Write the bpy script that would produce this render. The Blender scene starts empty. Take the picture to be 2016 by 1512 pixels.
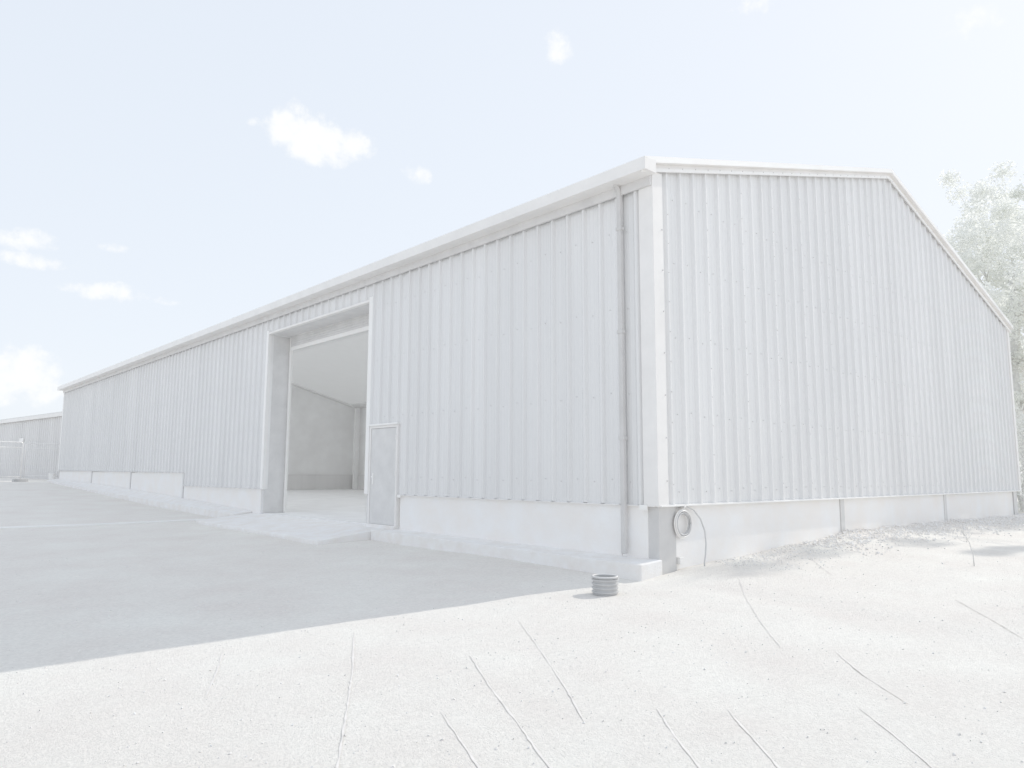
import bpy, bmesh, math, random
from mathutils import Vector, Matrix

random.seed(7)
scene = bpy.context.scene
C = scene.collection
R = math.radians

# ------------------------------------------------------------------ camera
CAM = Vector((-8.617, -6.462, 1.092))
cr = Vector((0.74238774, -0.66995844, 0.00401637))
cu = Vector((-0.0842633, -0.08742242, 0.99260114))
cf = Vector((0.66465039, 0.73723334, 0.12135424))
cd = bpy.data.cameras.new('camera')
cd.sensor_width = 36.0
cd.lens = 1448.5 / 2016 * 36.0
cd.clip_start = 0.05
cd.clip_end = 3000
cam = bpy.data.objects.new('camera', cd)
C.objects.link(cam)
m = Matrix((cr, cu, -cf)).transposed().to_4x4()
m.translation = CAM
cam.matrix_world = m
scene.camera = cam

# ------------------------------------------------------------------ sky, sun, exposure
SUN_EL = 36.0
SUN_OFF = 8.0                      # degrees from +X towards -Y
SKY_STRENGTH = 0.15
SKY_LEVEL = 2.33
SUN_STRENGTH = 0.9
EXPOSURE = 1.22
sun_dir = Vector((math.cos(R(SUN_OFF)) * math.cos(R(SUN_EL)), -math.sin(R(SUN_OFF)) * math.cos(R(SUN_EL)), math.sin(R(SUN_EL))))

world = bpy.data.worlds.new('World')
scene.world = world
world.use_nodes = True
wt = world.node_tree
wt.nodes.clear()
def wn(t, **kw):
    n = wt.nodes.new(t)
    for k, v in kw.items():
        setattr(n, k, v)
    return n
out = wn('ShaderNodeOutputWorld')
bg = wn('ShaderNodeBackground')
bg.inputs['Strength'].default_value = SKY_STRENGTH
sky = wn('ShaderNodeTexSky', sky_type='NISHITA')
sky.sun_disc = False
sky.sun_elevation = R(SUN_EL)
sky.sun_rotation = R(90.0 + SUN_OFF)      # clockwise from +Y
sky.air_density = 1.0
sky.dust_density = 1.0
sky.ozone_density = 1.0
sky.altitude = 50
# thin high veil: evens the whole dome out to a pale milky blue
gam = wn('ShaderNodeGamma')
gam.inputs['Gamma'].default_value = 0.09
wt.links.new(sky.outputs[0], gam.inputs['Color'])
hsv = wn('ShaderNodeMix', data_type='RGBA', blend_type='MULTIPLY')
hsv.inputs[0].default_value = 1.0
hsv.inputs[7].default_value = (SKY_LEVEL * .955, SKY_LEVEL * .992, SKY_LEVEL * 1.05, 1)
wt.links.new(gam.outputs[0], hsv.inputs[6])
# small fair-weather clouds, fixed in the world's own directions
geo = wn('ShaderNodeTexCoord')
nz = wn('ShaderNodeTexNoise')
nz.inputs['Scale'].default_value = 42.0
nz.inputs['Detail'].default_value = 8.0
nz.inputs['Roughness'].default_value = 0.62
wt.links.new(geo.outputs['Generated'], nz.inputs['Vector'])
# azimuth from +Y towards +X, elevation, half width, half height (degrees), weight
CLOUDS = ((24.38, 25.15, 1.46, 1.42, 1.1), (26.45, 24.36, 2.21, 1.45, 1.2), (28.91, 24.36, 1.45, .98, 1.0), (21.69, 25.13, .5, .32, .5), (34.18, 22.52, .98, .65, .75),
          (45.72, 31.62, .93, .97, .9), (61.3, 32.7, 1.29, .5, .75), (75.62, 28.62, 1.6, .74, .6), (7.55, 14.99, 1.95, .64, .85), (8.07, 13.7, 1.97, .45, .65),
          (12.88, 15.24, 1.04, .26, .55), (10.78, 12.33, 1.18, .36, .7), (12.77, 12.24, 1.79, .62, .95), (16.46, 12.06, .71, .27, .5), (7.77, 6.33, 2.09, 1.64, 1.1),
          (8.96, 5.26, 1.42, .93, .85), (2, 6, 4, 2, 1), (-14, 20, 4, 1.8, 1), (-48, 15, 5, 2, 1), (-95, 24, 5, 2, 1), (165, 22, 5, 2, 1), (118, 20, 4, 1.6, .9))
acc = None
for az, el, w, h, k in CLOUDS:
    a, e = R(az), R(el)
    d = Vector((math.sin(a) * math.cos(e), math.cos(a) * math.cos(e), math.sin(e)))
    ax = Vector((math.cos(a), -math.sin(a), 0))
    up = ax.cross(d) * -1
    def dot(v, s):
        n = wn('ShaderNodeVectorMath', operation='DOT_PRODUCT')
        wt.links.new(geo.outputs['Generated'], n.inputs[0])
        n.inputs[1].default_value = v * s
        return n.outputs['Value']
    def mth(op, a_, b_=None, c_=None):
        n = wn('ShaderNodeMath', operation=op)
        for i, v in enumerate((a_, b_, c_)):
            if v is None: continue
            if hasattr(v, 'is_linked'): wt.links.new(v, n.inputs[i])
            else: n.inputs[i].default_value = v
        return n.outputs[0]
    u = dot(ax, 1 / math.sin(R(w))); v = dot(up, 1 / math.sin(R(h))); f = dot(d, 1.0)
    r2 = mth('ADD', mth('MULTIPLY', u, u), mth('MULTIPLY', v, v))
    g = mth('MULTIPLY', mth('SUBTRACT', 1.0, mth('MULTIPLY', r2, 0.42)), k)
    g = mth('MULTIPLY', mth('MAXIMUM', g, 0.0), mth('GREATER_THAN', f, 0.2))
    acc = g if acc is None else mth('MAXIMUM', acc, g)
edge = mth('MULTIPLY_ADD', mth('SUBTRACT', nz.outputs['Fac'], 0.5), 2.4, mth('SUBTRACT', acc, 0.22))
mask = mth('MULTIPLY', mth('MULTIPLY', edge, 1.15), mth('MINIMUM', mth('MULTIPLY', acc, 4.0), 1.0))
mask = mth('MINIMUM', mth('MAXIMUM', mask, 0.0), 1.0)
mask = mth('MULTIPLY', mth('MULTIPLY', mask, mask), mth('SUBTRACT', 3.0, mth('MULTIPLY', mask, 2.0)))
mixc = wn('ShaderNodeMix', data_type='RGBA')
wt.links.new(mask, mixc.inputs[0])
wt.links.new(hsv.outputs[2], mixc.inputs[6])
mixc.inputs[7].default_value = (2.86, 2.9, 2.92, 1)
wt.links.new(mixc.outputs[2], bg.inputs['Color'])
wt.links.new(bg.outputs[0], out.inputs['Surface'])

sd = bpy.data.lights.new('sun', 'SUN')
sd.energy = SUN_STRENGTH
sd.angle = R(0.5)
sd.color = (1.0, 0.955, 0.88)
sun = bpy.data.objects.new('sun', sd)
C.objects.link(sun)
sun.rotation_euler = (-sun_dir).to_track_quat('-Z', 'Y').to_euler()

vs = scene.view_settings
vs.view_transform = 'Standard'
vs.look = 'None'
vs.gamma = 1.0
vs.use_curve_mapping = False
vs.exposure = EXPOSURE
scene.cycles.max_bounces = 14
scene.cycles.diffuse_bounces = 12
scene.cycles.glossy_bounces = 4

# ------------------------------------------------------------------ helpers
def put(name, verts, faces, mat, parent=None, smooth=False):
    me = bpy.data.meshes.new(name)
    me.from_pydata([tuple(v) for v in verts], [], faces)
    me.materials.append(mat)
    if smooth:
        me.polygons.foreach_set('use_smooth', [True] * len(me.polygons))
    me.update()
    o = bpy.data.objects.new(name, me)
    C.objects.link(o)
    if parent is not None:
        o.parent = parent
    return o
def share(name, o, parent, loc):
    c = bpy.data.objects.new(name, o.data)
    C.objects.link(c)
    c.parent = parent
    c.location = loc
    return c
def tag(o, label=None, cat=None, group=None, kind=None):
    if label: o['label'] = label
    if cat: o['category'] = cat
    if group: o['group'] = group
    if kind: o['kind'] = kind
    return o
def empty(name, loc, label, cat, group=None):
    o = bpy.data.objects.new(name, None)
    C.objects.link(o)
    o.location = loc
    return tag(o, label, cat, group)
class MB:
    def __init__(s): s.v = []; s.f = []
    def add(s, v, f):
        n = len(s.v); s.v += [Vector(p) for p in v]; s.f += [[i + n for i in q] for q in f]; return s
    def box(s, x0, x1, y0, y1, z0, z1):
        v = [(x, y, z) for z in (z0, z1) for y in (y0, y1) for x in (x0, x1)]
        return s.add(v, [(0, 2, 3, 1), (4, 5, 7, 6), (0, 1, 5, 4), (2, 6, 7, 3), (0, 4, 6, 2), (1, 3, 7, 5)])
    def hexa(s, b, t):             # four bottom and four top corners, both counter-clockwise from above
        return s.add(list(b) + list(t), [(3, 2, 1, 0), (4, 5, 6, 7), (0, 1, 5, 4), (1, 2, 6, 5), (2, 3, 7, 6), (3, 0, 4, 7)])
    def prism(s, poly, axis, a, b):  # convex or simple polygon extruded along an axis
        def P(u, v, w):
            return {'x': (w, u, v), 'y': (u, w, v), 'z': (u, v, w)}[axis]
        n = len(poly)
        v = [P(u, w, a) for u, w in poly] + [P(u, w, b) for u, w in poly]
        f = [tuple(range(n))[::-1], tuple(range(n, 2 * n))] + [(i, (i + 1) % n, n + (i + 1) % n, n + i) for i in range(n)]
        return s.add(v, f)
    def tube(s, pts, rad, seg=8, cap=True):
        pts = [Vector(p) for p in pts]
        rad = rad if isinstance(rad, (list, tuple)) else [rad] * len(pts)
        prev = None; rings = []
        n0 = len(s.v)
        for i, p in enumerate(pts):
            t = (pts[min(i + 1, len(pts) - 1)] - pts[max(i - 1, 0)]).normalized()
            if prev is None:
                a = t.orthogonal().normalized()
            else:
                a = (prev - t * prev.dot(t)).normalized()
            prev = a; b = t.cross(a)
            for k in range(seg):
                an = 2 * math.pi * k / seg
                s.v.append(p + (a * math.cos(an) + b * math.sin(an)) * rad[i])
        for i in range(len(pts) - 1):
            for k in range(seg):
                k2 = (k + 1) % seg
                s.f.append([n0 + i * seg + k, n0 + i * seg + k2, n0 + (i + 1) * seg + k2, n0 + (i + 1) * seg + k])
        if cap:
            s.f.append([n0 + k for k in range(seg)][::-1])
            s.f.append([n0 + (len(pts) - 1) * seg + k for k in range(seg)])
        return s
    def build(s, name, mat, parent=None, smooth=False):
        o = put(name, s.v, s.f, mat, parent, smooth)
        bm = bmesh.new(); bm.from_mesh(o.data)
        bmesh.ops.recalc_face_normals(bm, faces=bm.faces)
        bm.to_mesh(o.data); bm.free()
        return o
def bevel(o, w, seg=2):
    md = o.modifiers.new('bevel', 'BEVEL'); md.width = w; md.segments = seg; md.limit_method = 'ANGLE'
    return o

# ------------------------------------------------------------------ materials
def material(name, col, rough=0.6, metal=0.0, var=0.0, scale=6.0, stretch=(1, 1, 1), bump=0.0, bscale=40.0, spec=0.5,
             speck=None, tint=None, coat=0.0):
    mt = bpy.data.materials.new(name)
    mt.use_nodes = True
    nt = mt.node_tree
    p = nt.nodes['Principled BSDF']
    p.inputs['Roughness'].default_value = rough
    p.inputs['Metallic'].default_value = metal
    p.inputs['Specular IOR Level'].default_value = spec
    p.inputs['Coat Weight'].default_value = coat
    p.inputs['Coat Roughness'].default_value = 0.09
    col = tuple(col)
    tc = nt.nodes.new('ShaderNodeTexCoord')
    gm = nt.nodes.new('ShaderNodeNewGeometry')
    mp = nt.nodes.new('ShaderNodeMapping'); mp.inputs['Scale'].default_value = stretch
    nt.links.new(gm.outputs['Position'], mp.inputs['Vector'])
    if var > 0:
        n1 = nt.nodes.new('ShaderNodeTexNoise'); n1.inputs['Scale'].default_value = scale
        n1.inputs['Detail'].default_value = 7; n1.inputs['Roughness'].default_value = 0.62
        nt.links.new(mp.outputs[0], n1.inputs['Vector'])
        rp = nt.nodes.new('ShaderNodeMapRange')
        rp.inputs['From Min'].default_value = 0.3; rp.inputs['From Max'].default_value = 0.7
        rp.inputs['To Min'].default_value = 0; rp.inputs['To Max'].default_value = 1
        nt.links.new(n1.outputs['Fac'], rp.inputs['Value'])
        mx = nt.nodes.new('ShaderNodeMix'); mx.data_type = 'RGBA'
        lo = [max(0, c * (1 - var)) for c in col]; hi = [min(.93, c * (1 + var)) for c in col]
        if tint: hi = [min(.93, h * t) for h, t in zip(hi, tint)]
        mx.inputs[6].default_value = (*lo, 1); mx.inputs[7].default_value = (*hi, 1)
        nt.links.new(rp.outputs[0], mx.inputs[0])
        last = mx.outputs[2]
        if speck:
            n2 = nt.nodes.new('ShaderNodeTexVoronoi'); n2.inputs['Scale'].default_value = speck[0]
            nt.links.new(gm.outputs['Position'], n2.inputs['Vector'])
            r2 = nt.nodes.new('ShaderNodeSeparateColor')
            nt.links.new(n2.outputs['Color'], r2.inputs[0])
            m2 = nt.nodes.new('ShaderNodeMix'); m2.data_type = 'RGBA'; m2.blend_type = 'MULTIPLY'
            m2.inputs[0].default_value = 1.0
            r3 = nt.nodes.new('ShaderNodeMapRange')
            r3.inputs['To Min'].default_value = speck[1]; r3.inputs['To Max'].default_value = 1.0
            nt.links.new(r2.outputs[0], r3.inputs['Value'])
            nt.links.new(last, m2.inputs[6]); nt.links.new(r3.outputs[0], m2.inputs[7])
            last = m2.outputs[2]
        nt.links.new(last, p.inputs['Base Color'])
    else:
        p.inputs['Base Color'].default_value = (*col, 1)
    if bump > 0:
        n3 = nt.nodes.new('ShaderNodeTexNoise'); n3.inputs['Scale'].default_value = bscale
        n3.inputs['Detail'].default_value = 6; n3.inputs['Roughness'].default_value = 0.7
        nt.links.new(mp.outputs[0], n3.inputs['Vector'])
        b = nt.nodes.new('ShaderNodeBump'); b.inputs['Strength'].default_value = 1.0; b.inputs['Distance'].default_value = bump
        nt.links.new(n3.outputs['Fac'], b.inputs['Height'])
        nt.links.new(b.outputs[0], p.inputs['Normal'])
    return mt

def t3(v, warm=0.0):
    return (v * (1 + warm), v, v * (1 - warm))
M = {}
M['ground'] = material('pale_yard', t3(0.87, 0.05), .9, var=.05, scale=.8, bump=.016, bscale=48, speck=(40, .92), spec=.2)
M['clad'] = material('grey_cladding', t3(0.795, 0.004), .24, var=.05, scale=1.2, stretch=(1, 1, .08), spec=.6)
M['clad2'] = material('shed_cladding', t3(0.77, 0.01), .4, var=.06, scale=1.2, stretch=(1, 1, .1), spec=.4)
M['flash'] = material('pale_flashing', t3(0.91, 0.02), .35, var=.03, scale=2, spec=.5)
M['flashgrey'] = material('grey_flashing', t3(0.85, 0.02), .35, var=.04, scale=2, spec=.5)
M['dark'] = material('dark_steel', t3(0.73, 0.01), .45, var=.06, scale=3, spec=.4)
M['concrete'] = material('plinth_concrete', t3(0.925, 0.035), .8, var=.05, scale=1.6, bump=.004, bscale=30, spec=.25)
M['kerb'] = material('kerb_concrete', t3(0.92, 0.035), .85, var=.09, scale=3.5, bump=.008, bscale=36, spec=.2)
M['floor'] = material('floor_concrete', t3(0.87, 0.008), .6, var=.07, scale=1.2, bump=.002, bscale=20, spec=.3)
M['inner'] = material('inner_lining', t3(0.885, 0.008), .6, var=.05, scale=1, spec=.3)
M['white'] = material('white_paint', t3(0.91, 0.025), .4, var=.03, scale=5)
M['galv'] = material('galvanised_steel', t3(0.9, 0.025), .35, metal=.35, var=.06, scale=12)
M['pipe'] = material('downpipe_paint', t3(0.65, 0.015), .45, var=.05, scale=3, spec=.4)
M['black'] = material('dark_plastic', t3(0.55, 0), .35, var=.06, scale=8, spec=.5)
M['rubber'] = material('cable_sheath', t3(0.62, 0), .5, var=.05, scale=8)
M['bark'] = material('bark', (.74, .73, .71), .9, var=.15, scale=6, bump=.01, bscale=30)
M['stone'] = material('rubble', t3(0.89, 0.04), .9, var=.14, scale=9, bump=.01, bscale=30, spec=.2)
M['seam'] = material('seam_filler', t3(0.755, 0.035), .95, var=.08, scale=9, spec=.1)
M['screw'] = material('screw_cap', t3(0.66, 0.01), .4)
def thin_material(name, cols, mix):
    mt = bpy.data.materials.new(name); mt.use_nodes = True
    nt = mt.node_tree; nt.nodes.clear()
    o = nt.nodes.new('ShaderNodeOutputMaterial'); t = nt.nodes.new('ShaderNodeBsdfTranslucent'); d = nt.nodes.new('ShaderNodeBsdfDiffuse')
    n = nt.nodes.new('ShaderNodeTexNoise'); n.inputs['Scale'].default_value = 1.6; n.inputs['Detail'].default_value = 5
    g = nt.nodes.new('ShaderNodeNewGeometry'); nt.links.new(g.outputs['Position'], n.inputs['Vector'])
    r = nt.nodes.new('ShaderNodeMix'); r.data_type = 'RGBA'
    r.inputs[6].default_value = (*cols[0], 1); r.inputs[7].default_value = (*cols[1], 1)
    nt.links.new(n.outputs['Fac'], r.inputs[0])
    nt.links.new(r.outputs[2], t.inputs[0]); nt.links.new(r.outputs[2], d.inputs[0])
    m_ = nt.nodes.new('ShaderNodeMixShader'); m_.inputs[0].default_value = mix
    nt.links.new(d.outputs[0], m_.inputs[1]); nt.links.new(t.outputs[0], m_.inputs[2]); nt.links.new(m_.outputs[0], o.inputs[0])
    return mt
M['added_rooflight'] = thin_material('added_clear_rooflight', ((.95, .95, .94), (.95, .95, .94)), .97)  # for translucent roof panels added to brighten the hall inside
M['added_rooflight_dull'] = thin_material('added_dull_rooflight', ((.82, .82, .81), (.86, .86, .85)), .13)  # less translucent, for the panels added on the far slope
M['leaf'] = thin_material('pale_leaf', ((.85, .86, .83), (.95, .95, .93)), .48)

# ------------------------------------------------------------------ the ground
W, L, ZE, ZR, ZB = 18.0, 39.46, 5.615, 8.02, 0.66
def lerp(xs, ys, t):
    if t <= xs[0]: return ys[0]
    for i in range(1, len(xs)):
        if t <= xs[i]:
            k = (t - xs[i - 1]) / (xs[i] - xs[i - 1]); return ys[i - 1] + (ys[i] - ys[i - 1]) * k
    return ys[-1]
def ground_z(x, y):
    a = lerp((-8, 0, 2.6, 7, 14, 21, 39, 48, 80), (-.36, -.33, -.28, -.27, -.22, -.08, .56, .7, .7), y)
    s = lerp((0, 4, 15, 30), (.034, .032, .014, .004), y)
    left = a - s * min(max(-.5 - x, 0), 14)
    gw = lerp((-.5, .1, 3, 6, 18, 40), (-.33, -.28, -.17, -.09, -.1, 0), x)
    front = gw - .028 * min(max(-y, 0), 16)
    if x <= -.5:
        if y < 0:
            k = min(-y / 3, 1)
            return left * (1 - k) + (front - s * min(max(-.5 - x, 0), 14) * .8) * k
        return left
    if y <= 0: return front
    k = min(y / 15, 1)
    if x < .6: return left
    return gw * (1 - k) + a * k
def hsh(a, b):
    v = math.sin(a * 12.9898 + b * 78.233) * 43758.5453
    return v - math.floor(v)
def vnoise(x, y):
    i, j = math.floor(x), math.floor(y); u, v = x - i, y - j
    u = u * u * (3 - 2 * u); v = v * v * (3 - 2 * v)
    return (hsh(i, j) * (1 - u) + hsh(i + 1, j) * u) * (1 - v) + (hsh(i, j + 1) * (1 - u) + hsh(i + 1, j + 1) * u) * v
def surf_z(x, y):
    z = ground_z(x, y)
    if -.05 < x < W + .05 and .05 < y < L - .05: return min(z, -.7)
    amp = .012
    z += (vnoise(x * .9, y * .9) - .5) * amp * 2 + (vnoise(x * 3.1 + 9, y * 3.1) - .5) * amp
    if y <= 0 and x > 1.0:       # loose earth heaped against the gable
        k = max(0, 1 - (-y) / 1.5) * lerp((1.0, 3.5, 6.5, 12, 17.5, 19), (0, .06, .11, .09, .04, .01), x)
        z += k * (.45 + .9 * vnoise(x * 1.7, y * 2.3))
    return z
xs = [-600, -250, -100, -45, -25, -18] + [-14 + .25 * i for i in range(53)] + [-.8, -.6, -.45, -.25, -.06, .3, .6, 1.0] + [1.25 + .25 * i for i in range(75)] + [21 + i for i in range(16)] + [45, 60, 100, 250, 700]
ys = [-500, -200, -80, -40, -22] + [-14 + .5 * i for i in range(8)] + [-10 + .22 * i for i in range(45)] + [-.06, .04, .3] + [.5 + .35 * i for i in range(113)] + [40.3 + .7 * i for i in range(22)] + [60, 75, 100, 180, 400, 900]
xs = sorted(set(round(x, 4) for x in xs)); ys = sorted(set(round(y, 4) for y in ys))
gv = [(x, y, surf_z(x, y)) for y in ys for x in xs]
nx = len(xs)
gf = [(j * nx + i, j * nx + i + 1, (j + 1) * nx + i + 1, (j + 1) * nx + i) for j in range(len(ys) - 1) for i in range(nx - 1)]
ground = tag(put('ground', gv, gf, M['ground'], smooth=True), kind='structure')

# faint seams and wheel ruts in the yard surface
SEAMS = [[(-5.93, .4), (-6.23, -.24), (-6.55, -.87)],
         [(-4.73, .17), (-5.4, -.97), (-5.86, -1.7), (-6.2, -2.23), (-6.4, -2.54), (-6.8, -3.2)],
         [(-4.46, -1.32), (-4.86, -2.06), (-5.13, -2.62), (-5.39, -3.13), (-5.49, -3.34), (-5.7, -3.8)],
         [(-3.26, -.63), (-3.84, -1.53), (-4.36, -2.33), (-4.72, -2.84), (-4.86, -3.03)],
         [(-5.45, -2.24), (-5.64, -2.69), (-5.8, -3.08), (-6.0, -3.5)],
         [(-4.28, -3.17), (-4.59, -3.54), (-4.86, -3.89), (-5.2, -4.3)],
         [(-3.91, -3.49), (-4.26, -3.88), (-4.53, -4.19), (-4.9, -4.6)],
         [(.43, -.99), (-.59, -1.7), (-1.56, -2.44), (-2.23, -3.01)],
         [(2.73, -.86), (1.51, -1.78)],
         [(-3.23, -4.1), (-3.56, -4.46), (-3.89, -4.78), (-4.3, -5.2)],
         [(-1.9, -3.32), (-2.45, -3.81), (-2.91, -4.32)],
         [(1.13, -3.38), (.32, -3.95), (-.27, -4.38)]]
for sidx, line in enumerate(SEAMS):
    pts = []
    for i in range(len(line) - 1):
        a, b = Vector(line[i]), Vector(line[i + 1])
        n = max(2, int((b - a).length / .06))
        for k in range(n): pts.append(a.lerp(b, k / n))
    pts.append(Vector(line[-1]))
    v = []; f = []
    for i, p in enumerate(pts):
        t = (pts[min(i + 1, len(pts) - 1)] - pts[max(i - 1, 0)]).normalized(); nrm = Vector((-t.y, t.x))
        j = (hsh(i, sidx) - .5) * .005
        e = min(1, i / 4, (len(pts) - 1 - i) / 4)
        w = (.003 + .008 * hsh(i * 3, sidx + 5)) * (.25 + .75 * e)
        for sg in (-1, 1):
            q = p + nrm * (sg * w + j)
            v.append((q.x, q.y, surf_z(q.x, q.y) + .004))
        if i: f.append((2 * i - 2, 2 * i - 1, 2 * i + 1, 2 * i))
    put('yard_seam', v, f, M['seam'], ground)

# pale concrete edging across the yard
mb = MB()
ep = [(-1.0, 14.75), (-2.4, 14.8), (-3.57, 14.89), (-5.68, 15.32), (-8, 15.8), (-12, 16.6), (-18, 17.8)]
for i in range(len(ep) - 1):
    (x0, y0), (x1, y1) = ep[i], ep[i + 1]
    z0, z1 = ground_z(x0, y0), ground_z(x1, y1)
    b = [(x1, y1 - .19, z1 - .1), (x0 - .004, y0 - .19, z0 - .1), (x0 - .004, y0 + .19, z0 - .1), (x1, y1 + .19, z1 - .1)]
    t = [(x1, y1 - .19, z1 + .022), (x0 - .004, y0 - .19, z0 + .022), (x0 - .004, y0 + .19, z0 + .022), (x1, y1 + .19, z1 + .022)]
    mb.hexa(b, t)
tag(mb.build('edging_strip', M['flash']), kind='structure')

# ------------------------------------------------------------------ warehouse
wh = empty('warehouse', (0, 0, 0), 'long pale grey ribbed metal warehouse with open roller doorway and concrete plinth', 'building')
PITCH = .355
DY1, DY0 = 7.70, 6.60           # personnel door
BY0, BY1, BZ = 7.86, 13.26, 4.96  # big doorway
PROFILE = ((0, 0), (.070, 0), (.080, .004), (.090, 0), (.155, 0), (.165, .004), (.175, 0), (.236, 0), (.262, .040), (.266, .044), (.272, .045), (.296, .045), (.304, .043), (.316, .036), (.3549, .0005))
def prof_points(a, b, phase):
    """profile vertices (t, depth) of the ribbed sheet between a and b"""
    k0 = math.floor((a - phase) / PITCH) - 1
    allp = []
    k = k0
    while phase + k * PITCH < b + PITCH:
        allp += [(phase + k * PITCH + t, d) for t, d in PROFILE]
        k += 1
    def dep(t):
        for i in range(len(allp) - 1):
            if allp[i][0] <= t <= allp[i + 1][0]:
                u = (t - allp[i][0]) / max(1e-9, allp[i + 1][0] - allp[i][0])
                return allp[i][1] * (1 - u) + allp[i + 1][1] * u
        return 0
    return [(a, dep(a))] + [p for p in allp if a + .002 < p[0] < b - .002] + [(b, dep(b))]
def sheet(a, b, phase, zlo, zhi, place, parent, mat, off=0.0):
    pts = prof_points(a, b, phase)
    v = []; f = []
    for i, (t, d) in enumerate(pts):
        for z in (zlo(t), zhi(t)):
            v.append(place(t, d + off, z))
        if i: f.append((2 * i - 2, 2 * i, 2 * i + 1, 2 * i - 1))
    return put('cladding_sheet', v, f, mat, parent)
def roof_z(x):
    return ZE + (ZR - ZE) * (1 - abs(x - W / 2) / (W / 2))

# long wall: lining behind, sheets in front
ml = MB()
T0 = .05
ml.box(.02, .10, .02, DY0, ZB, ZE - .02).box(.02, .10, DY0, DY1 + .16, 2.16, ZE - .02)
ml.box(.02, .10, BY0, BY1, BZ + .02, ZE - .02).box(.02, .10, BY1, 19.75, ZB, ZE - .02).box(.02, .10, 19.75, L - .02, 1.12, ZE - .02)
long_wall = ml.build('long_wall', M['inner'], wh)
def facade_place(t, d, z): return (-.012 - d, t, z)
def split(a, b, w=1.065):
    n = max(1, round((b - a) / w))
    r = []
    y = a
    # joints sit in a rib trough
    while y < b - .3:
        e = min(b, y + w)
        if b - e < .3: e = b
        r.append((y, e)); y = e
    return r
PH = -.01
ZT = ZE - .10
for (a, b, z0) in ((.10, DY0, ZB), (DY0, BY0, 2.16), (BY0, BY1, BZ + .02), (BY1, 19.72, ZB)):
    for s in split(a, b):
        sheet(s[0], s[1], PH, lambda t, z0=z0: z0, lambda t: ZT, facade_place, long_wall, M['clad'])
for s in split(19.72, L - .06):
    sheet(s[0], s[1], PH, lambda t: 1.10 + (t - 20) * .0045, lambda t: ZT, facade_place, long_wall, M['clad'])

# gable wall
mg = MB()
mg.prism([(.06, ZB), (W - .06, ZB), (W - .06, ZE - .016), (W / 2, ZR - .022), (.06, ZE - .016)], 'y', .02, .10)
gable = mg.build('gable_wall', M['inner'], wh)
def gable_place(t, d, z): return (t, -.012 - d, z)
for s in split(.10, W - .06):
    sheet(s[0], s[1], .03, lambda t: ZB, lambda t: roof_z(t) + .015, gable_place, gable, M['clad'])
# the two walls the picture does not show, and a partition-free hall
mo = MB().prism([(.06, -.7), (W - .06, -.7), (W - .06, ZE - .016), (W / 2, ZR - .022), (.06, ZE - .016)], 'y', L - .10, L - .02)
back = mo.build('gable_wall', M['inner'], wh)
for s in split(.10, W - .06, 2.13):
    sheet(s[0], s[1], .03, lambda t: ZB, lambda t: roof_z(t) - .03, lambda t, d, z: (t, L + .012 + d, z), back, M['clad'])
mr = MB().box(W - .10, W - .02, .10, L - .10, ZB + .30, ZE - .012)
right = mr.build('long_wall', M['inner'], wh)
for s in split(.10, L - .06, 2.13):
    sheet(s[0], s[1], .03, lambda t: ZB, lambda t: ZE - .05, lambda t, d, z: (W + .012 + d, t, z), right, M['clad'])
MB().box(W - .30, W - .12, .2, L - .2, 0.003, 1.0).build('inner_plinth', M['clad2'], right)
MB().box(.5, W - .31, L - .30, L - .12, 0.003, 1.0).build('inner_plinth', M['clad2'], back)

# floor
MB().box(.02, W - .1, .19, L - .11, -.30, 0).build('floor_slab', M['floor'], wh)

# plinth panels between the steel columns, long wall
def plinth_x(y0, y1, z0, z1, nm='plinth_panel'):
    return bevel(MB().box(-.01, .13, y0, y1, z0, z1).build(nm, M['concrete'], wh), .008)
plinth_x(.17, .64, -.60, ZB - .02); plinth_x(.652, DY0 - .07, -.60, ZB - .02)
plinth_x(BY1 + .14, 19.66, -.60, ZB - .02)
for a, b in ((19.80, 25.9), (26.05, 32.2), (32.35, 39.3)):
    plinth_x(a, b, -.60, 1.10 + (a - 20) * .0045 - .015)
for y in (19.73, 25.975, 32.275, 39.37):
    MB().box(-.03, .15, y - .055, y + .055, -.5, 1.14 if y > 20 else 1.08).build('column', M['dark'], wh)
# gable side
def plinth_y(x0, x1):
    return bevel(MB().box(x0, x1, .015, .14, -.60, ZB - .02).build('plinth_panel', M['concrete'], wh), .008)
for a, b in ((.43, 5.80), (5.98, 11.52), (11.68, 17.35)):
    plinth_y(a, b)
for x in (5.89, 11.60, 17.55):
    w = .08 if x < 17 else .17
    MB().box(x - w, x + w, -.012 if x > 17 else .0, .16, -.5, ZB - .005).build('column', M['dark'], wh)
# heavy dark corner column
bevel(MB().box(.0, .40, -.02, .18, -.55, ZB - .012).build('corner_column', M['pipe'], wh), .01)

# drip flashings under the sheets
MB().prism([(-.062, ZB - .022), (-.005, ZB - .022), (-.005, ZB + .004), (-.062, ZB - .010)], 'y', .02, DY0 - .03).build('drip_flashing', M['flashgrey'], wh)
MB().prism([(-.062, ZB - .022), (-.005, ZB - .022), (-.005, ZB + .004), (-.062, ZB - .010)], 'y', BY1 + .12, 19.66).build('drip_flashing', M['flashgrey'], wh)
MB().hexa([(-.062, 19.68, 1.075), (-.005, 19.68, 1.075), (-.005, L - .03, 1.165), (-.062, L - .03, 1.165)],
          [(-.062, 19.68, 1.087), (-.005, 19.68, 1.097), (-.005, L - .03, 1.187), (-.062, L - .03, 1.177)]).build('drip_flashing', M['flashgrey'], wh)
MB().prism([(-.085, ZB - .024), (-.003, ZB - .024), (-.003, ZB + .006), (-.085, ZB - .004)], 'x', -.02, W).build('drip_flashing', M['flash'], wh)

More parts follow.
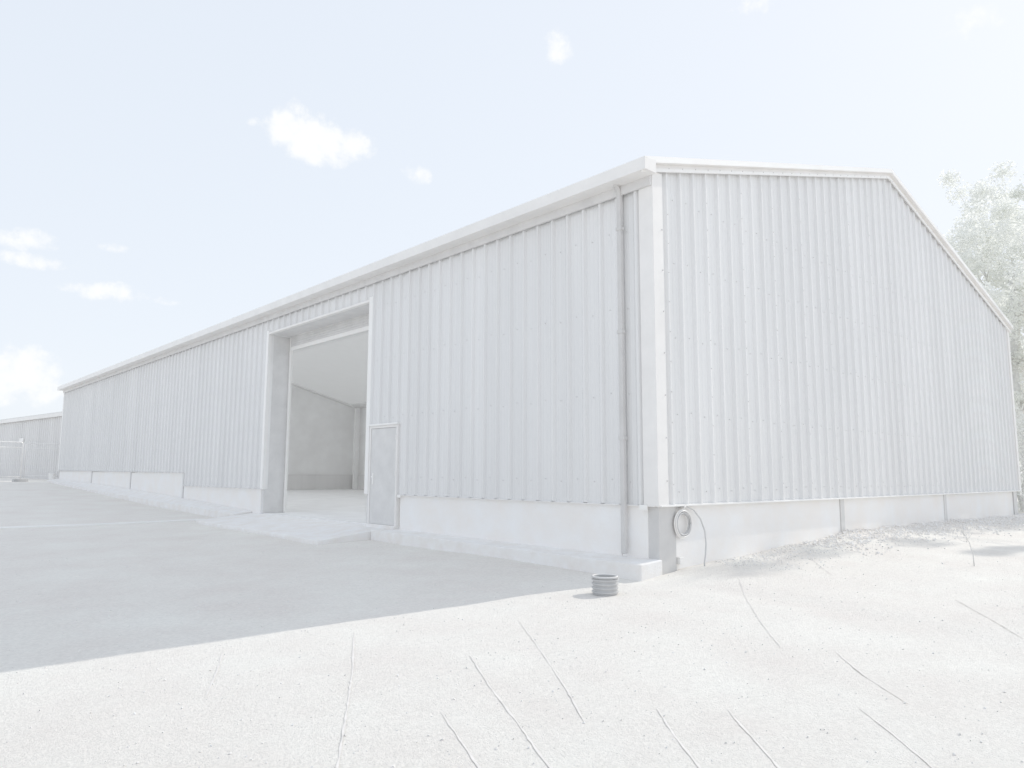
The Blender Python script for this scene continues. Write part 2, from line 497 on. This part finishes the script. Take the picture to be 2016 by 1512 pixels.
# corner flashings
def angle_post(name, x0, x1, y0, y1, z0, z1, mat):
    return bevel(MB().box(x0, x1, y0, y1, z0, z1).build(name, mat, wh), .006)
cfl = angle_post('corner_flashing', -.058, .185, -.060, .20, ZB - .018, ZE - .02, M['flashgrey'])
angle_post('corner_flashing', W - .12, W + .058, -.060, .12, ZB - .018, ZE - .02, M['flashgrey'])
angle_post('corner_flashing', -.058, .12, L - .10, L + .058, 1.14, ZE - .06, M['flash'])

# fasteners, far too small to pick apart
def screws(name, spots, axis, parent, r=.0095):
    mb = MB()
    for x, y, z in spots:
        if axis == 'y': mb.tube([(x, y, z), (x, y - .010, z)], [r, r * .8], 6)
        else: mb.tube([(x, y, z), (x - .010, y, z)], [r, r * .8], 6)
    return tag(mb.build(name, M['screw'], parent), kind='stuff')
sp = []
k = 0
x = .03 + .120
while x < W - .2:
    for z in (.86, 2.0, 3.15, 4.3, 5.3):
        if z < roof_z(x) - .4: sp.append((x, -.013, z + .02 * math.sin(x * 9)))
    if k % 3 == 0:
        zz = .95
        while zz < roof_z(x) - .3:
            sp.append((x + .164, -.057, zz)); zz += .45
    x += PITCH; k += 1
screws('fasteners', sp, 'y', gable)
sp = []
y = PH + PITCH + .12
while y < L - .2:
    for z in (1.0, 2.3, 3.6, 4.8):
        if BY0 - .1 < y < BY1 + .1 and z < BZ: continue
        if DY0 - .1 < y < DY1 + .2 and z < 2.2: continue
        if y > 19.7 and z < 1.2: continue
        sp.append((-.013, y, z + .02 * math.sin(y * 9)))
    y += PITCH
screws('fasteners', sp, 'x', long_wall)
screws('fasteners', [(.155, -.061, 1.0 + .62 * i) for i in range(7)], 'y', cfl, .013)

# roof: sheets, unseen rooflights added to light the hall, ridge cap, verge and gutter
rf = MB()
def roof_pt(x, y, dz): return (x, y, roof_z(x) + dz)
RL = ((.6, 4.8), (5.6, 9.8), (10.6, 14.8), (15.6, 19.8), (20.6, 24.8), (25.6, 29.8), (30.6, 34.8), (35.4, 39.0))
def roof_slab(mb, x0, x1, y0, y1):
    mb.hexa([roof_pt(x0, y0, -.02), roof_pt(x1, y0, -.02), roof_pt(x1, y1, -.02), roof_pt(x0, y1, -.02)],
            [roof_pt(x0, y0, .05), roof_pt(x1, y0, .05), roof_pt(x1, y1, .05), roof_pt(x0, y1, .05)])
for (x0, x1) in ((-.05, 1.0), (8.4, 9.0), (9.001, 9.6), (17.2, 18.05)):
    roof_slab(rf, x0, x1, .02, L - .02)
yy = .02
for a, b in RL + ((L - .02, 0),):
    roof_slab(rf, 1.0, 8.4, yy, a); yy = b
roof_slab(rf, 9.6, 17.2, .02, .6); roof_slab(rf, 9.6, 17.2, 39.0, L - .02)
roof = rf.build('roof', M['inner'], wh)
for a, b in RL:
    put('added_rooflight', [roof_pt(1.0, a, .02), roof_pt(8.4, a, .02), roof_pt(8.4, b, .02), roof_pt(1.0, b, .02)], [(0, 1, 2, 3)], M['added_rooflight'], roof)  # unseen panels, added to let daylight into the hall
for i in range(8):
    a, b = .6 + i * 4.8, .6 + (i + 1) * 4.8
    put('added_rooflight', [roof_pt(9.6, a, .02), roof_pt(17.2, a, .02), roof_pt(17.2, b, .02), roof_pt(9.6, b, .02)], [(0, 1, 2, 3)], M['added_rooflight_dull'], roof)  # also added: far slope glows through to lift the ceiling
def sloped(name, y0, y1, dz0, dz1, xa, xb, mat, par=roof):
    return MB().hexa([(xa, y0, roof_z(xa) + dz0), (xb, y0, roof_z(xb) + dz0), (xb, y1, roof_z(xb) + dz0), (xa, y1, roof_z(xa) + dz0)],
                     [(xa, y0, roof_z(xa) + dz1), (xb, y0, roof_z(xb) + dz1), (xb, y1, roof_z(xb) + dz1), (xa, y1, roof_z(xa) + dz1)]).build(name, mat, par)
# gable verge: two runs meeting at the ridge
def rz2(x): return ZE + (ZR - ZE) * (1 - abs(x - W / 2) / (W / 2))
def verge(xa, xb):
    za = 5.63 if xa < 0 else ZR + .13
    zb = ZR + .13 if xa < 0 else ZE + .06
    def run(name, y0, y1, d0, d1, mat):
        MB().hexa([(xa, y0, za + d0), (xb, y0, zb + d0), (xb, y1, zb + d0), (xa, y1, za + d0)],
                  [(xa, y0, za + d1), (xb, y0, zb + d1), (xb, y1, zb + d1), (xa, y1, za + d1)]).build(name, mat, roof)
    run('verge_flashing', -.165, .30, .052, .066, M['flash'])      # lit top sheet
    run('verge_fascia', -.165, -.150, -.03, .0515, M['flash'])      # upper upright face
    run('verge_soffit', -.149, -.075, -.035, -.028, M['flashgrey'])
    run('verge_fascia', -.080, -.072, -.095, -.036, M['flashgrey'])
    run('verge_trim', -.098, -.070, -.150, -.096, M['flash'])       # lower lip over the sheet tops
verge(-.333, W / 2); verge(W / 2 + .001, W + .15)
sp = []
for i in range(50):
    x = .03 + .284 + i * PITCH
    if x < W - .2: sp.append((x, -.098, rz2(x) + .01))
screws('fasteners', sp, 'y', roof)
MB().prism([(W / 2 - .3, ZR - .01), (W / 2, ZR + .09), (W / 2 + .3, ZR - .01)], 'y', .31, L - .1).build('ridge_cap', M['flashgrey'], roof)
# eaves gutter and soffit
MB().prism([(-.36, 5.50), (-.10, 5.50), (-.10, 5.52), (-.335, 5.52), (-.335, 5.675), (-.30, 5.675), (-.30, 5.69), (-.36, 5.69)], 'y', -.168, L + .12).build('gutter', M['flashgrey'], roof)
MB().box(-.099, -.06, -.05, L + .05, 5.36, 5.60).build('eaves_trim', M['dark'], roof)
MB().prism([(-.334, 5.521), (-.101, 5.521), (-.101, 5.70), (-.334, 5.67)], 'y', -.1675, -.1655).build('gutter_end', M['flashgrey'], roof)
MB().prism([(-.334, 5.521), (-.101, 5.521), (-.101, 5.70), (-.334, 5.67)], 'y', L + .10, L + .115).build('gutter_end', M['flash'], roof)
# steel columns inside
for y in (.4, 5.2, 14.0, 20, 26, 32, 38.6):
    MB().box(.12, .42, y - .09, y + .09, 0.002, ZE - .03).build('inner_column', M['inner'], wh)
    MB().box(W - .62, W - .32, y - .09, y + .09, 0.002, ZE - .03).build('inner_column', M['inner'], wh)

# downpipe
dp = MB().box(-.125, -.055, .50, .58, -.05, 5.40).build('downpipe', M['pipe'], wh)
bevel(dp, .012)
for z in (1.6, 3.2, 4.8): MB().box(-.132, -.052, .488, .592, z, z + .05).build('bracket', M['pipe'], dp)
MB().tube([(-.09, .54, 5.40), (-.13, .54, 5.46), (-.20, .54, 5.52)], .038, 10).build('swan_neck', M['pipe'], dp)

# roller doorway
dw = MB().box(.03, .62, BY1 + .002, BY1 + .07, 0.004, BZ).build('roller_doorway', M['dark'], wh)   # left reveal
MB().box(.03, .62, BY0 - .10, BY0 - .012, 0.004, BZ).build('reveal', M['dark'], dw)
MB().box(.031, .62, BY0 - .01, BY1, BZ + .003, BZ + .10).build('reveal', M['dark'], dw)
bevel(MB().box(-.066, .03, BY1 - .02, BY1 + .11, ZB - .02, BZ + .11).build('jamb_flashing', M['flash'], dw), .006)
bevel(MB().box(-.066, .03, BY0 - .13, BY0 + .02, ZB - .02, BZ + .11).build('jamb_flashing', M['flash'], dw), .006)
bevel(MB().box(-.070, .03, BY0 + .021, BY1 - .021, BZ, BZ + .055).build('lintel_flashing', M['flashgrey'], dw), .006)
MB().box(.0, .029, BY1 + .0, BY1 + .13, -.02, ZB - .022).build('jamb_foot', M['dark'], dw)
MB().box(.0, .029, BY0 - .13, BY0 + .0, -.02, ZB - .022).build('jamb_foot', M['dark'], dw)
for yy in (BY1 - .085, BY0 + .0):
    g = MB().box(.56, .60, yy, yy + .035, .004, BZ - .02).build('guide_rail', M['white'], dw)
    MB().box(.60, .66, yy + .045, yy + .075, .004, BZ - .02).build('guide_lip', M['white'], g)
MB().box(.57, .61, BY0 + .05, BY1 - .06, BZ - .40, BZ - .30).build('bottom_rail', M['white'], dw)
n = 6
for i in range(n):
    MB().box(.575, .60, BY0 + .05, BY1 - .06, BZ - .295 + i * .065, BZ - .235 + i * .065).build('curtain_slat', M['dark'], dw)
MB().tube([(.85, BY0 + .05, BZ + .28), (.85, BY1 - .06, BZ + .28)], .2, 16).build('curtain_roll', M['dark'], dw)

# personnel door
pd = bevel(MB().box(-.055, .005, DY0 + .055, DY1 - .055, .02, 2.06).build('personnel_door', M['dark'], wh), .006)
MB().box(-.065, .04, DY0 - .005, DY0 + .05, 0.0, 2.12).build('door_frame', M['flashgrey'], pd)
MB().box(-.065, .04, DY1 - .05, DY1 + .005, 0.0, 2.12).build('door_frame', M['flashgrey'], pd)
MB().box(-.065, .04, DY0 + .051, DY1 - .051, 2.065, 2.12).build('door_frame', M['flashgrey'], pd)
MB().box(-.095, .04, DY0 - .02, DY1 + .06, 2.122, 2.16).build('door_drip', M['flash'], pd)
MB().box(-.12, .04, DY0, DY1, -.05, .018).build('threshold', M['kerb'], pd)
hp = MB().box(-.064, -.0555, DY1 - .185, DY1 - .145, .86, 1.10).build('handle_plate', M['white'], pd)
MB().tube([(-.066, DY1 - .165, 1.02), (-.105, DY1 - .165, 1.02), (-.105, DY1 - .27, 1.02)], .011, 8).build('lever', M['white'], hp)
for z in (.3, 1.05, 1.8): MB().box(-.072, -.0655, DY0 + .03, DY0 + .06, z, z + .10).build('hinge', M['flashgrey'], pd)
# small white plates fixed to the bottom of the cladding
MB().box(-.075, -.0625, .13, .27, ZB - .075, ZB + .0).build('label_plate', M['white'], wh)
MB().box(-.075, -.0625, DY0 - .17, DY0 - .05, ZB - .06, ZB - .0).build('label_plate', M['white'], wh)

# ------------------------------------------------------------------ foundation kerb and doorway apron
kb = MB()
kb.hexa([(-.47, -.06, -.6), (.006, -.06, -.6), (.006, 6.9, -.6), (-.47, 6.9, -.6)], [(-.47, -.06, -.13), (.006, -.06, -.095), (.006, 6.9, -.045), (-.47, 6.9, -.065)])
k1 = bevel(kb.build('foundation_kerb', M['kerb']), .015); tag(k1, kind='structure')
kb = MB()
for (a, b) in ((13.95, 21.3), (21.302, 30), (30.002, 39.6)):
    def zi(y): return lerp((13.95, 19.7, 26, 39.6), (.03, .24, .46, .75), y)
    def zo(y): return lerp((13.95, 21.3, 30, 39.6), (-.04, .12, .34, .66), y)
    kb.hexa([(-.5, a, -.6), (-.02, a, -.6), (-.02, b, -.6), (-.5, b, -.6)], [(-.5, a, zo(a)), (-.02, a, zi(a)), (-.02, b, zi(b)), (-.5, b, zo(b))])
k2 = bevel(kb.build('foundation_kerb', M['kerb']), .015); tag(k2, kind='structure')
ap = MB()
ap.hexa([(-1.62, 6.93, -.6), (.035, 6.93, -.6), (.035, 13.9, -.6), (-1.55, 13.9, -.6)], [(-1.62, 6.93, -.215), (.035, 6.93, -.03), (.035, 13.9, -.012), (-1.55, 13.9, -.17)])
apron = bevel(ap.build('entrance_apron', M['kerb']), .02); tag(apron, kind='structure')

# ------------------------------------------------------------------ hose coil, cable, drain stub
hc = empty('hose_coil', (.52, -.05, .38), 'round coil of pale hose hung on the gable plinth beside the dark corner column', 'hose')
def coil_pts(r, y, wob, n=36): return [((r + wob * math.sin(3 * t)) * math.cos(t), y, (r + wob * math.cos(2 * t)) * math.sin(t)) for t in [2 * math.pi * i / n for i in range(n + 1)]]
for r, y, mm in ((.150, .0, 'rubber'), (.163, -.022, 'rubber'), (.178, -.004, 'rubber'), (.192, -.024, 'flashgrey'), (.207, -.008, 'white')):
    MB().tube(coil_pts(r, y, .004), .010, 8).build('hose_turn', M[mm], hc, True)
MB().tube([(0, .06, .235), (0, -.04, .235), (0, -.055, .26)], .014, 8).build('hook', M['galv'], hc, True)
cb = MB().tube([(.45, -.012, .63), (.62, -.05, .63), (.78, -.07, .57), (.93, -.08, .44), (1.02, -.09, .26), (1.03, -.10, .08), (.98, -.12, -.08), (.93, -.13, -.20), (.92, -.14, -.34)], .011, 8).build('cable', M['rubber'], None, True)
tag(cb, 'thin dark cable looping from the cladding down to the ground beside the hose coil', 'cable')
vb = bevel(MB().box(.42, .52, -.065, .012, -.19, -.09).build('vent_box', M['white']), .006)
tag(vb, 'small white box low on the gable plinth below the hose coil', 'box')

ps = empty('drain_pipe', (-1.53, -.33, -.37), 'short upright stub of dark ribbed drain pipe standing in the yard by the corner', 'pipe')
prof = []
z = 0
while z < .17:
    prof += [(.150, z), (.150, z + .018), (.165, z + .024), (.165, z + .042)]; z += .048
prof += [(.150, .194), (.168, .198), (.168, .214), (.140, .216)]
seg = 36
v = []; f = []
ring = prof + [(.138, .205), (.138, .0)]
for i, (r, zz) in enumerate(ring):
    for k in range(seg):
        a = 2 * math.pi * k / seg; v.append((r * math.cos(a), r * math.sin(a), zz))
    if i:
        for k in range(seg):
            k2 = (k + 1) % seg; f.append(((i - 1) * seg + k, (i - 1) * seg + k2, i * seg + k2, i * seg + k))
put('pipe_wall', v, f, M['black'], ps)
MB().tube([(.154 * math.cos(t), .154 * math.sin(t), .217) for t in [2 * math.pi * i / 36 for i in range(37)]], .006, 6, False).build('rim', M['white'], ps, True)

# ------------------------------------------------------------------ rubble along the gable and grit on the yard
def stones(name, n, fn, lab):
    v = []; f = []
    for i in range(n):
        x, y, r = fn()
        z = surf_z(x, y)
        q = Matrix.Rotation(random.uniform(0, 6.28), 3, Vector((random.gauss(0, 1), random.gauss(0, 1), random.gauss(0, 1))).normalized())
        sc = Vector((random.uniform(.7, 1.3), random.uniform(.7, 1.2), random.uniform(.5, .9))) * r
        b = len(v)
        for p in ((1, 0, 0), (-1, 0, 0), (0, 1, 0), (0, -1, 0), (0, 0, 1), (0, 0, -1), (.6, .6, .5), (-.6, .6, -.5), (.5, -.6, .6), (-.6, -.5, .6)):
            w = q @ Vector((p[0] * sc.x, p[1] * sc.y, p[2] * sc.z)); v.append((x + w.x, y + w.y, z + r * .25 + w.z))
        for t in ((0, 2, 6), (6, 2, 4), (0, 6, 4), (4, 2, 9), (2, 1, 9), (1, 3, 9), (9, 3, 8), (4, 9, 8), (0, 4, 8), (3, 0, 8), (0, 3, 5), (3, 1, 5), (1, 7, 5), (2, 7, 1), (2, 5, 7), (0, 5, 2)):
            f.append([b + k for k in t])
    return tag(put(name, v, f, M['stone']), lab, 'rubble', kind='stuff')
def fr():
    x = random.uniform(1.2, 18.5)
    return x, -abs(random.gauss(.0, .55)) - .05, random.choice((.006, .008, .010, .014, .022)) * random.uniform(.7, 1.3) * (1.25 if x > 4 else .7)
stones('rubble', 8000, fr, 'loose stones and clods heaped along the foot of the gable')
def fy():
    d = random.uniform(1.6, 15) ** 1.0
    a = R(random.uniform(-4, 86))
    x, y = CAM.x + d * math.sin(a) * 1.15, CAM.y + d * math.cos(a) * 1.1
    if (x > -.6 and y > -.1) or (x > -1.9 and y > 6.8):
        x, y = random.uniform(-7, -2), random.uniform(-3, 3)
    return x, y, random.choice((.003, .004, .005, .006, .009)) * random.uniform(.7, 1.3)
stones('grit', 5000, fy, 'fine grit scattered over the pale yard')

# ------------------------------------------------------------------ second building, far left
sh = empty('shed', (.83, 44.37, .6), 'low grey ribbed metal shed behind the far end of the warehouse', 'building')
sdir = Vector((-.1426, .9898, 0)); snorm = Vector((-.9898, -.1426, 0)); A0 = Vector((.83, 44.37, 0))
sh.rotation_euler = (0, 0, 0)
def sp_(t, d, z):
    p = sdir * t + snorm * d; return (p.x, p.y, z)
SH_H, SH_Z = 4.05, 0.0
fr_ = MB()
def slab(t0, t1, d0, d1, z0, z1):
    return MB().hexa([sp_(t0, d0, z0), sp_(t1, d0, z0), sp_(t1, d1, z0), sp_(t0, d1, z0)], [sp_(t0, d0, z1), sp_(t1, d0, z1), sp_(t1, d1, z1), sp_(t0, d1, z1)])
swall = slab(-3, 27, -.2, -.05, -.8, SH_H - .05).build('wall', M['inner'], sh)
t = -3.0
while t < 27:
    sheet(t, min(27, t + 1.065), 0, lambda t_: .05, lambda t_: SH_H - .22, sp_, swall, M['clad2'])
    t += 1.065
slab(-3, -2.8, -12, -.201, -.8, SH_H - .05).build('end_wall', M['clad2'], sh)
slab(26.8, 27, -12, -.201, -.8, SH_H - .05).build('end_wall', M['clad2'], sh)
slab(-3, 27, -12.2, -12.001, -.8, SH_H + 1.0).build('wall', M['clad2'], sh)
MB().hexa([sp_(-3.2, .14, SH_H - .03), sp_(27.2, .14, SH_H - .03), sp_(27.2, -12.4, SH_H + 1.05), sp_(-3.2, -12.4, SH_H + 1.05)],
          [sp_(-3.2, .14, SH_H + .03), sp_(27.2, .14, SH_H + .03), sp_(27.2, -12.4, SH_H + 1.13), sp_(-3.2, -12.4, SH_H + 1.13)]).build('roof', M['clad2'], sh)
slab(-3.1, 27.1, .06, .16, SH_H - .24, SH_H - .031).build('fascia', M['flashgrey'], sh)
slab(6.1, 6.9, .045, .06, 2.45, 2.68).build('sign_plate', M['white'], sh)

# ------------------------------------------------------------------ site fence in front of it
def fence_panel(p, ang, wdt, hgt, label, mats):
    e = empty('site_fence', (p[0], p[1], ground_z(p[0], p[1]) + .12), label, 'fence', 'site fence panels by the shed')
    e.rotation_euler = (0, 0, ang)
    r = .12
    pts = [(0, 0, 0), (0, 0, hgt - r)] + [(r - r * math.cos(a), 0, hgt - r + r * math.sin(a)) for a in (.4, .8, 1.2)] + [(r, 0, hgt), (wdt - r, 0, hgt)] + \
          [(wdt - r + r * math.sin(a), 0, hgt - r + r * math.cos(a)) for a in (.4, .8, 1.2)] + [(wdt, 0, hgt - r), (wdt, 0, 0)]
    MB().tube(pts, .024, 8).build('frame', M[mats], e, True)
    MB().tube([(0, 0, .12), (wdt, 0, .12)], .018, 6).build('bottom_rail', M[mats], e, True)
    MB().tube([(0, 0, hgt - .28), (wdt, 0, hgt - .28)], .012, 6).build('top_rail', M[mats], e, True)
    wires = MB()
    i = .08
    while i < wdt: wires.add([(i - .002, 0, .13), (i + .002, 0, .13), (i + .002, 0, hgt - .28), (i - .002, 0, hgt - .28)], [(0, 1, 2, 3)]); i += .10
    z = .35
    while z < hgt - .3: wires.add([(.02, .001, z - .002), (.02, .001, z + .002), (wdt - .02, .001, z + .002), (wdt - .02, .001, z - .002)], [(0, 1, 2, 3)]); z += .25
    tag(wires.build('mesh_infill', M[mats], e), kind='stuff')
    return e
p0 = Vector((-1.50, 41.0)); dirf = Vector((-.78, -.62)).normalized()
fence_panel((p0.x, p0.y), math.atan2(-.30, -.95), 3.4, 1.98, 'bright galvanised mesh fence panel nearest the left edge, standing on a block', 'galv')
fence_panel((1.75, 44.1), math.atan2(.14, -.99) , 2.6, 2.0, 'mesh fence panel running from the warehouse corner to the nearer panel', 'galv')
fb = bevel(MB().box(-.36, .36, -.12, .12, 0, .15).build('ballast_block', M['black']), .02)
fb.location = (p0.x, p0.y, ground_z(p0.x, p0.y) - .01); fb.rotation_euler = (0, 0, math.atan2(-.30, -.95))
tag(fb, 'dark block on the ground under the end post of the mesh fence', 'block')
bk = MB().tube([(0, 0, 0), (0, 0, .34)], [.13, .16], 14).tube([(0, 0, .341), (0, 0, .37)], [.17, .17], 14).build('bucket', M['white'])
bk.location = (-.28, 39.72, .66)
tag(bk, 'small white bucket on the kerb at the far end of the warehouse', 'bucket')

# ------------------------------------------------------------------ trees on the right
def tree(name, base, height, crown_r, crown_z, squash, nleaf, label, leaf=.13, seed=1, low=.15, group=None):
    rnd = random.Random(seed)
    e = empty(name, base, label, 'tree', group)
    tb = MB(); tips = []
    def grow(p, d, ln, r, lvl):
        n = 5; pts = [p]; rr = [r]; q = p.copy(); dd = d.copy()
        for i in range(n):
            dd = (dd + Vector((rnd.gauss(0, .13), rnd.gauss(0, .13), rnd.gauss(.03, .08)))).normalized()
            q = q + dd * (ln / n); pts.append(q.copy()); rr.append(r * (1 - .55 * (i + 1) / n))
        tb.tube(pts, rr, 7 if lvl < 2 else 5)
        if lvl >= 3:
            tips.append(q); tips.append(pts[3]); return
        for k in range(rnd.choice((3, 4, 4)) if lvl else 7):
            t = rnd.uniform(.35, 1.0) if lvl else rnd.uniform(.18, 1.0)
            i = min(n, max(1, round(t * n)))
            a = rnd.uniform(0, 6.283); sp = rnd.uniform(.5, 1.1)
            o = dd.orthogonal().normalized(); o = Matrix.Rotation(a, 3, dd) @ o
            nd = (dd * math.cos(sp) + o * math.sin(sp)).normalized()
            if nd.z < -.25: nd.z = -.1
            grow(pts[i], nd, ln * rnd.uniform(.5, .72), rr[i] * .62, lvl + 1)
    grow(Vector((0, 0, -.3)), Vector((0, 0, 1)), height * .72, height * .022, 0)
    tb.build('trunk', M['bark'], e, True)
    cz = crown_z
    cl = []
    for i in range(150):
        while True:
            u = Vector((rnd.uniform(-1, 1), rnd.uniform(-1, 1), rnd.uniform(-1, 1)))
            if .25 < u.length < 1: break
        c = Vector((u.x * crown_r, u.y * crown_r, cz + u.z * crown_r * squash))
        if c.z > low: cl.append((c, rnd.uniform(.35, .95)))
    for tp in tips:
        if tp.z > low and rnd.random() < .5: cl.append((tp, rnd.uniform(.3, .7)))
    v = []; f = []
    for i in range(nleaf):
        c, r = cl[rnd.randrange(len(cl))]
        u = Vector((rnd.gauss(0, 1), rnd.gauss(0, 1), rnd.gauss(0, .8)))
        u = u.normalized() * r * rnd.random() ** .45
        p = c + u
        a = Vector((rnd.gauss(0, 1), rnd.gauss(0, 1), rnd.gauss(0, .6))).normalized()
        b = a.cross(Vector((rnd.gauss(0, 1), rnd.gauss(0, 1), rnd.gauss(0, 1)))).normalized()
        s = leaf * rnd.uniform(.6, 1.25)
        k = len(v)
        v += [p - a * s * .55, p + b * s * .3, p + a * s * .55, p - b * s * .3]
        f.append((k, k + 1, k + 2, k + 3))
    tag(put('crown', v, f, M['leaf'], e), kind='stuff')
    return e
tree('tree', (25.6, 1.3, -.1), 14.0, 4.8, 8.7, 1.15, 85000, 'tall leafy tree beside the right end of the gable', seed=4, low=2.2)
tree('tree', (31.5, 2.4, 0), 13.0, 5.6, 7.4, 1.15, 42000, 'broad leafy tree further right behind the tall tree, its crown reaching the ground', leaf=.16, seed=9, low=.3)
# shrub growing by the far corner of the gable
tree('shrub', (20.9, .6, -.1), 3.4, 1.25, 1.7, 1.25, 5200, 'leafy shrub at the right hand corner of the warehouse', leaf=.11, seed=12, low=.1)

# dry sapling standing in the yard
sb = MB(); rnd = random.Random(3)
zb_ = surf_z(3.83, -2.81)
sb.tube([(3.83, -2.81, zb_ - .05), (3.85, -2.80, zb_ + .16), (3.82, -2.77, zb_ + .34), (3.74, -2.70, zb_ + .52)], [.010, .008, .006, .003], 6)
sap = sb.build('sapling', M['bark'], None, True)
tag(sap, 'thin bare sapling stem standing in the pale earth right of the gable plinth', 'sapling')
tw = MB()
for i in range(9):
    t = rnd.uniform(.35, 1); p = Vector((3.85, -2.80, zb_ + .16)).lerp(Vector((3.74, -2.70, zb_ + .52)), t)
    d = Vector((rnd.gauss(0, 1), rnd.gauss(0, 1), rnd.uniform(.2, 1))).normalized()
    tw.tube([p, p + d * .07, p + d * .12 + Vector((0, 0, .03))], [.004, .003, .002], 5)
tw.build('twigs', M['bark'], sap, True)
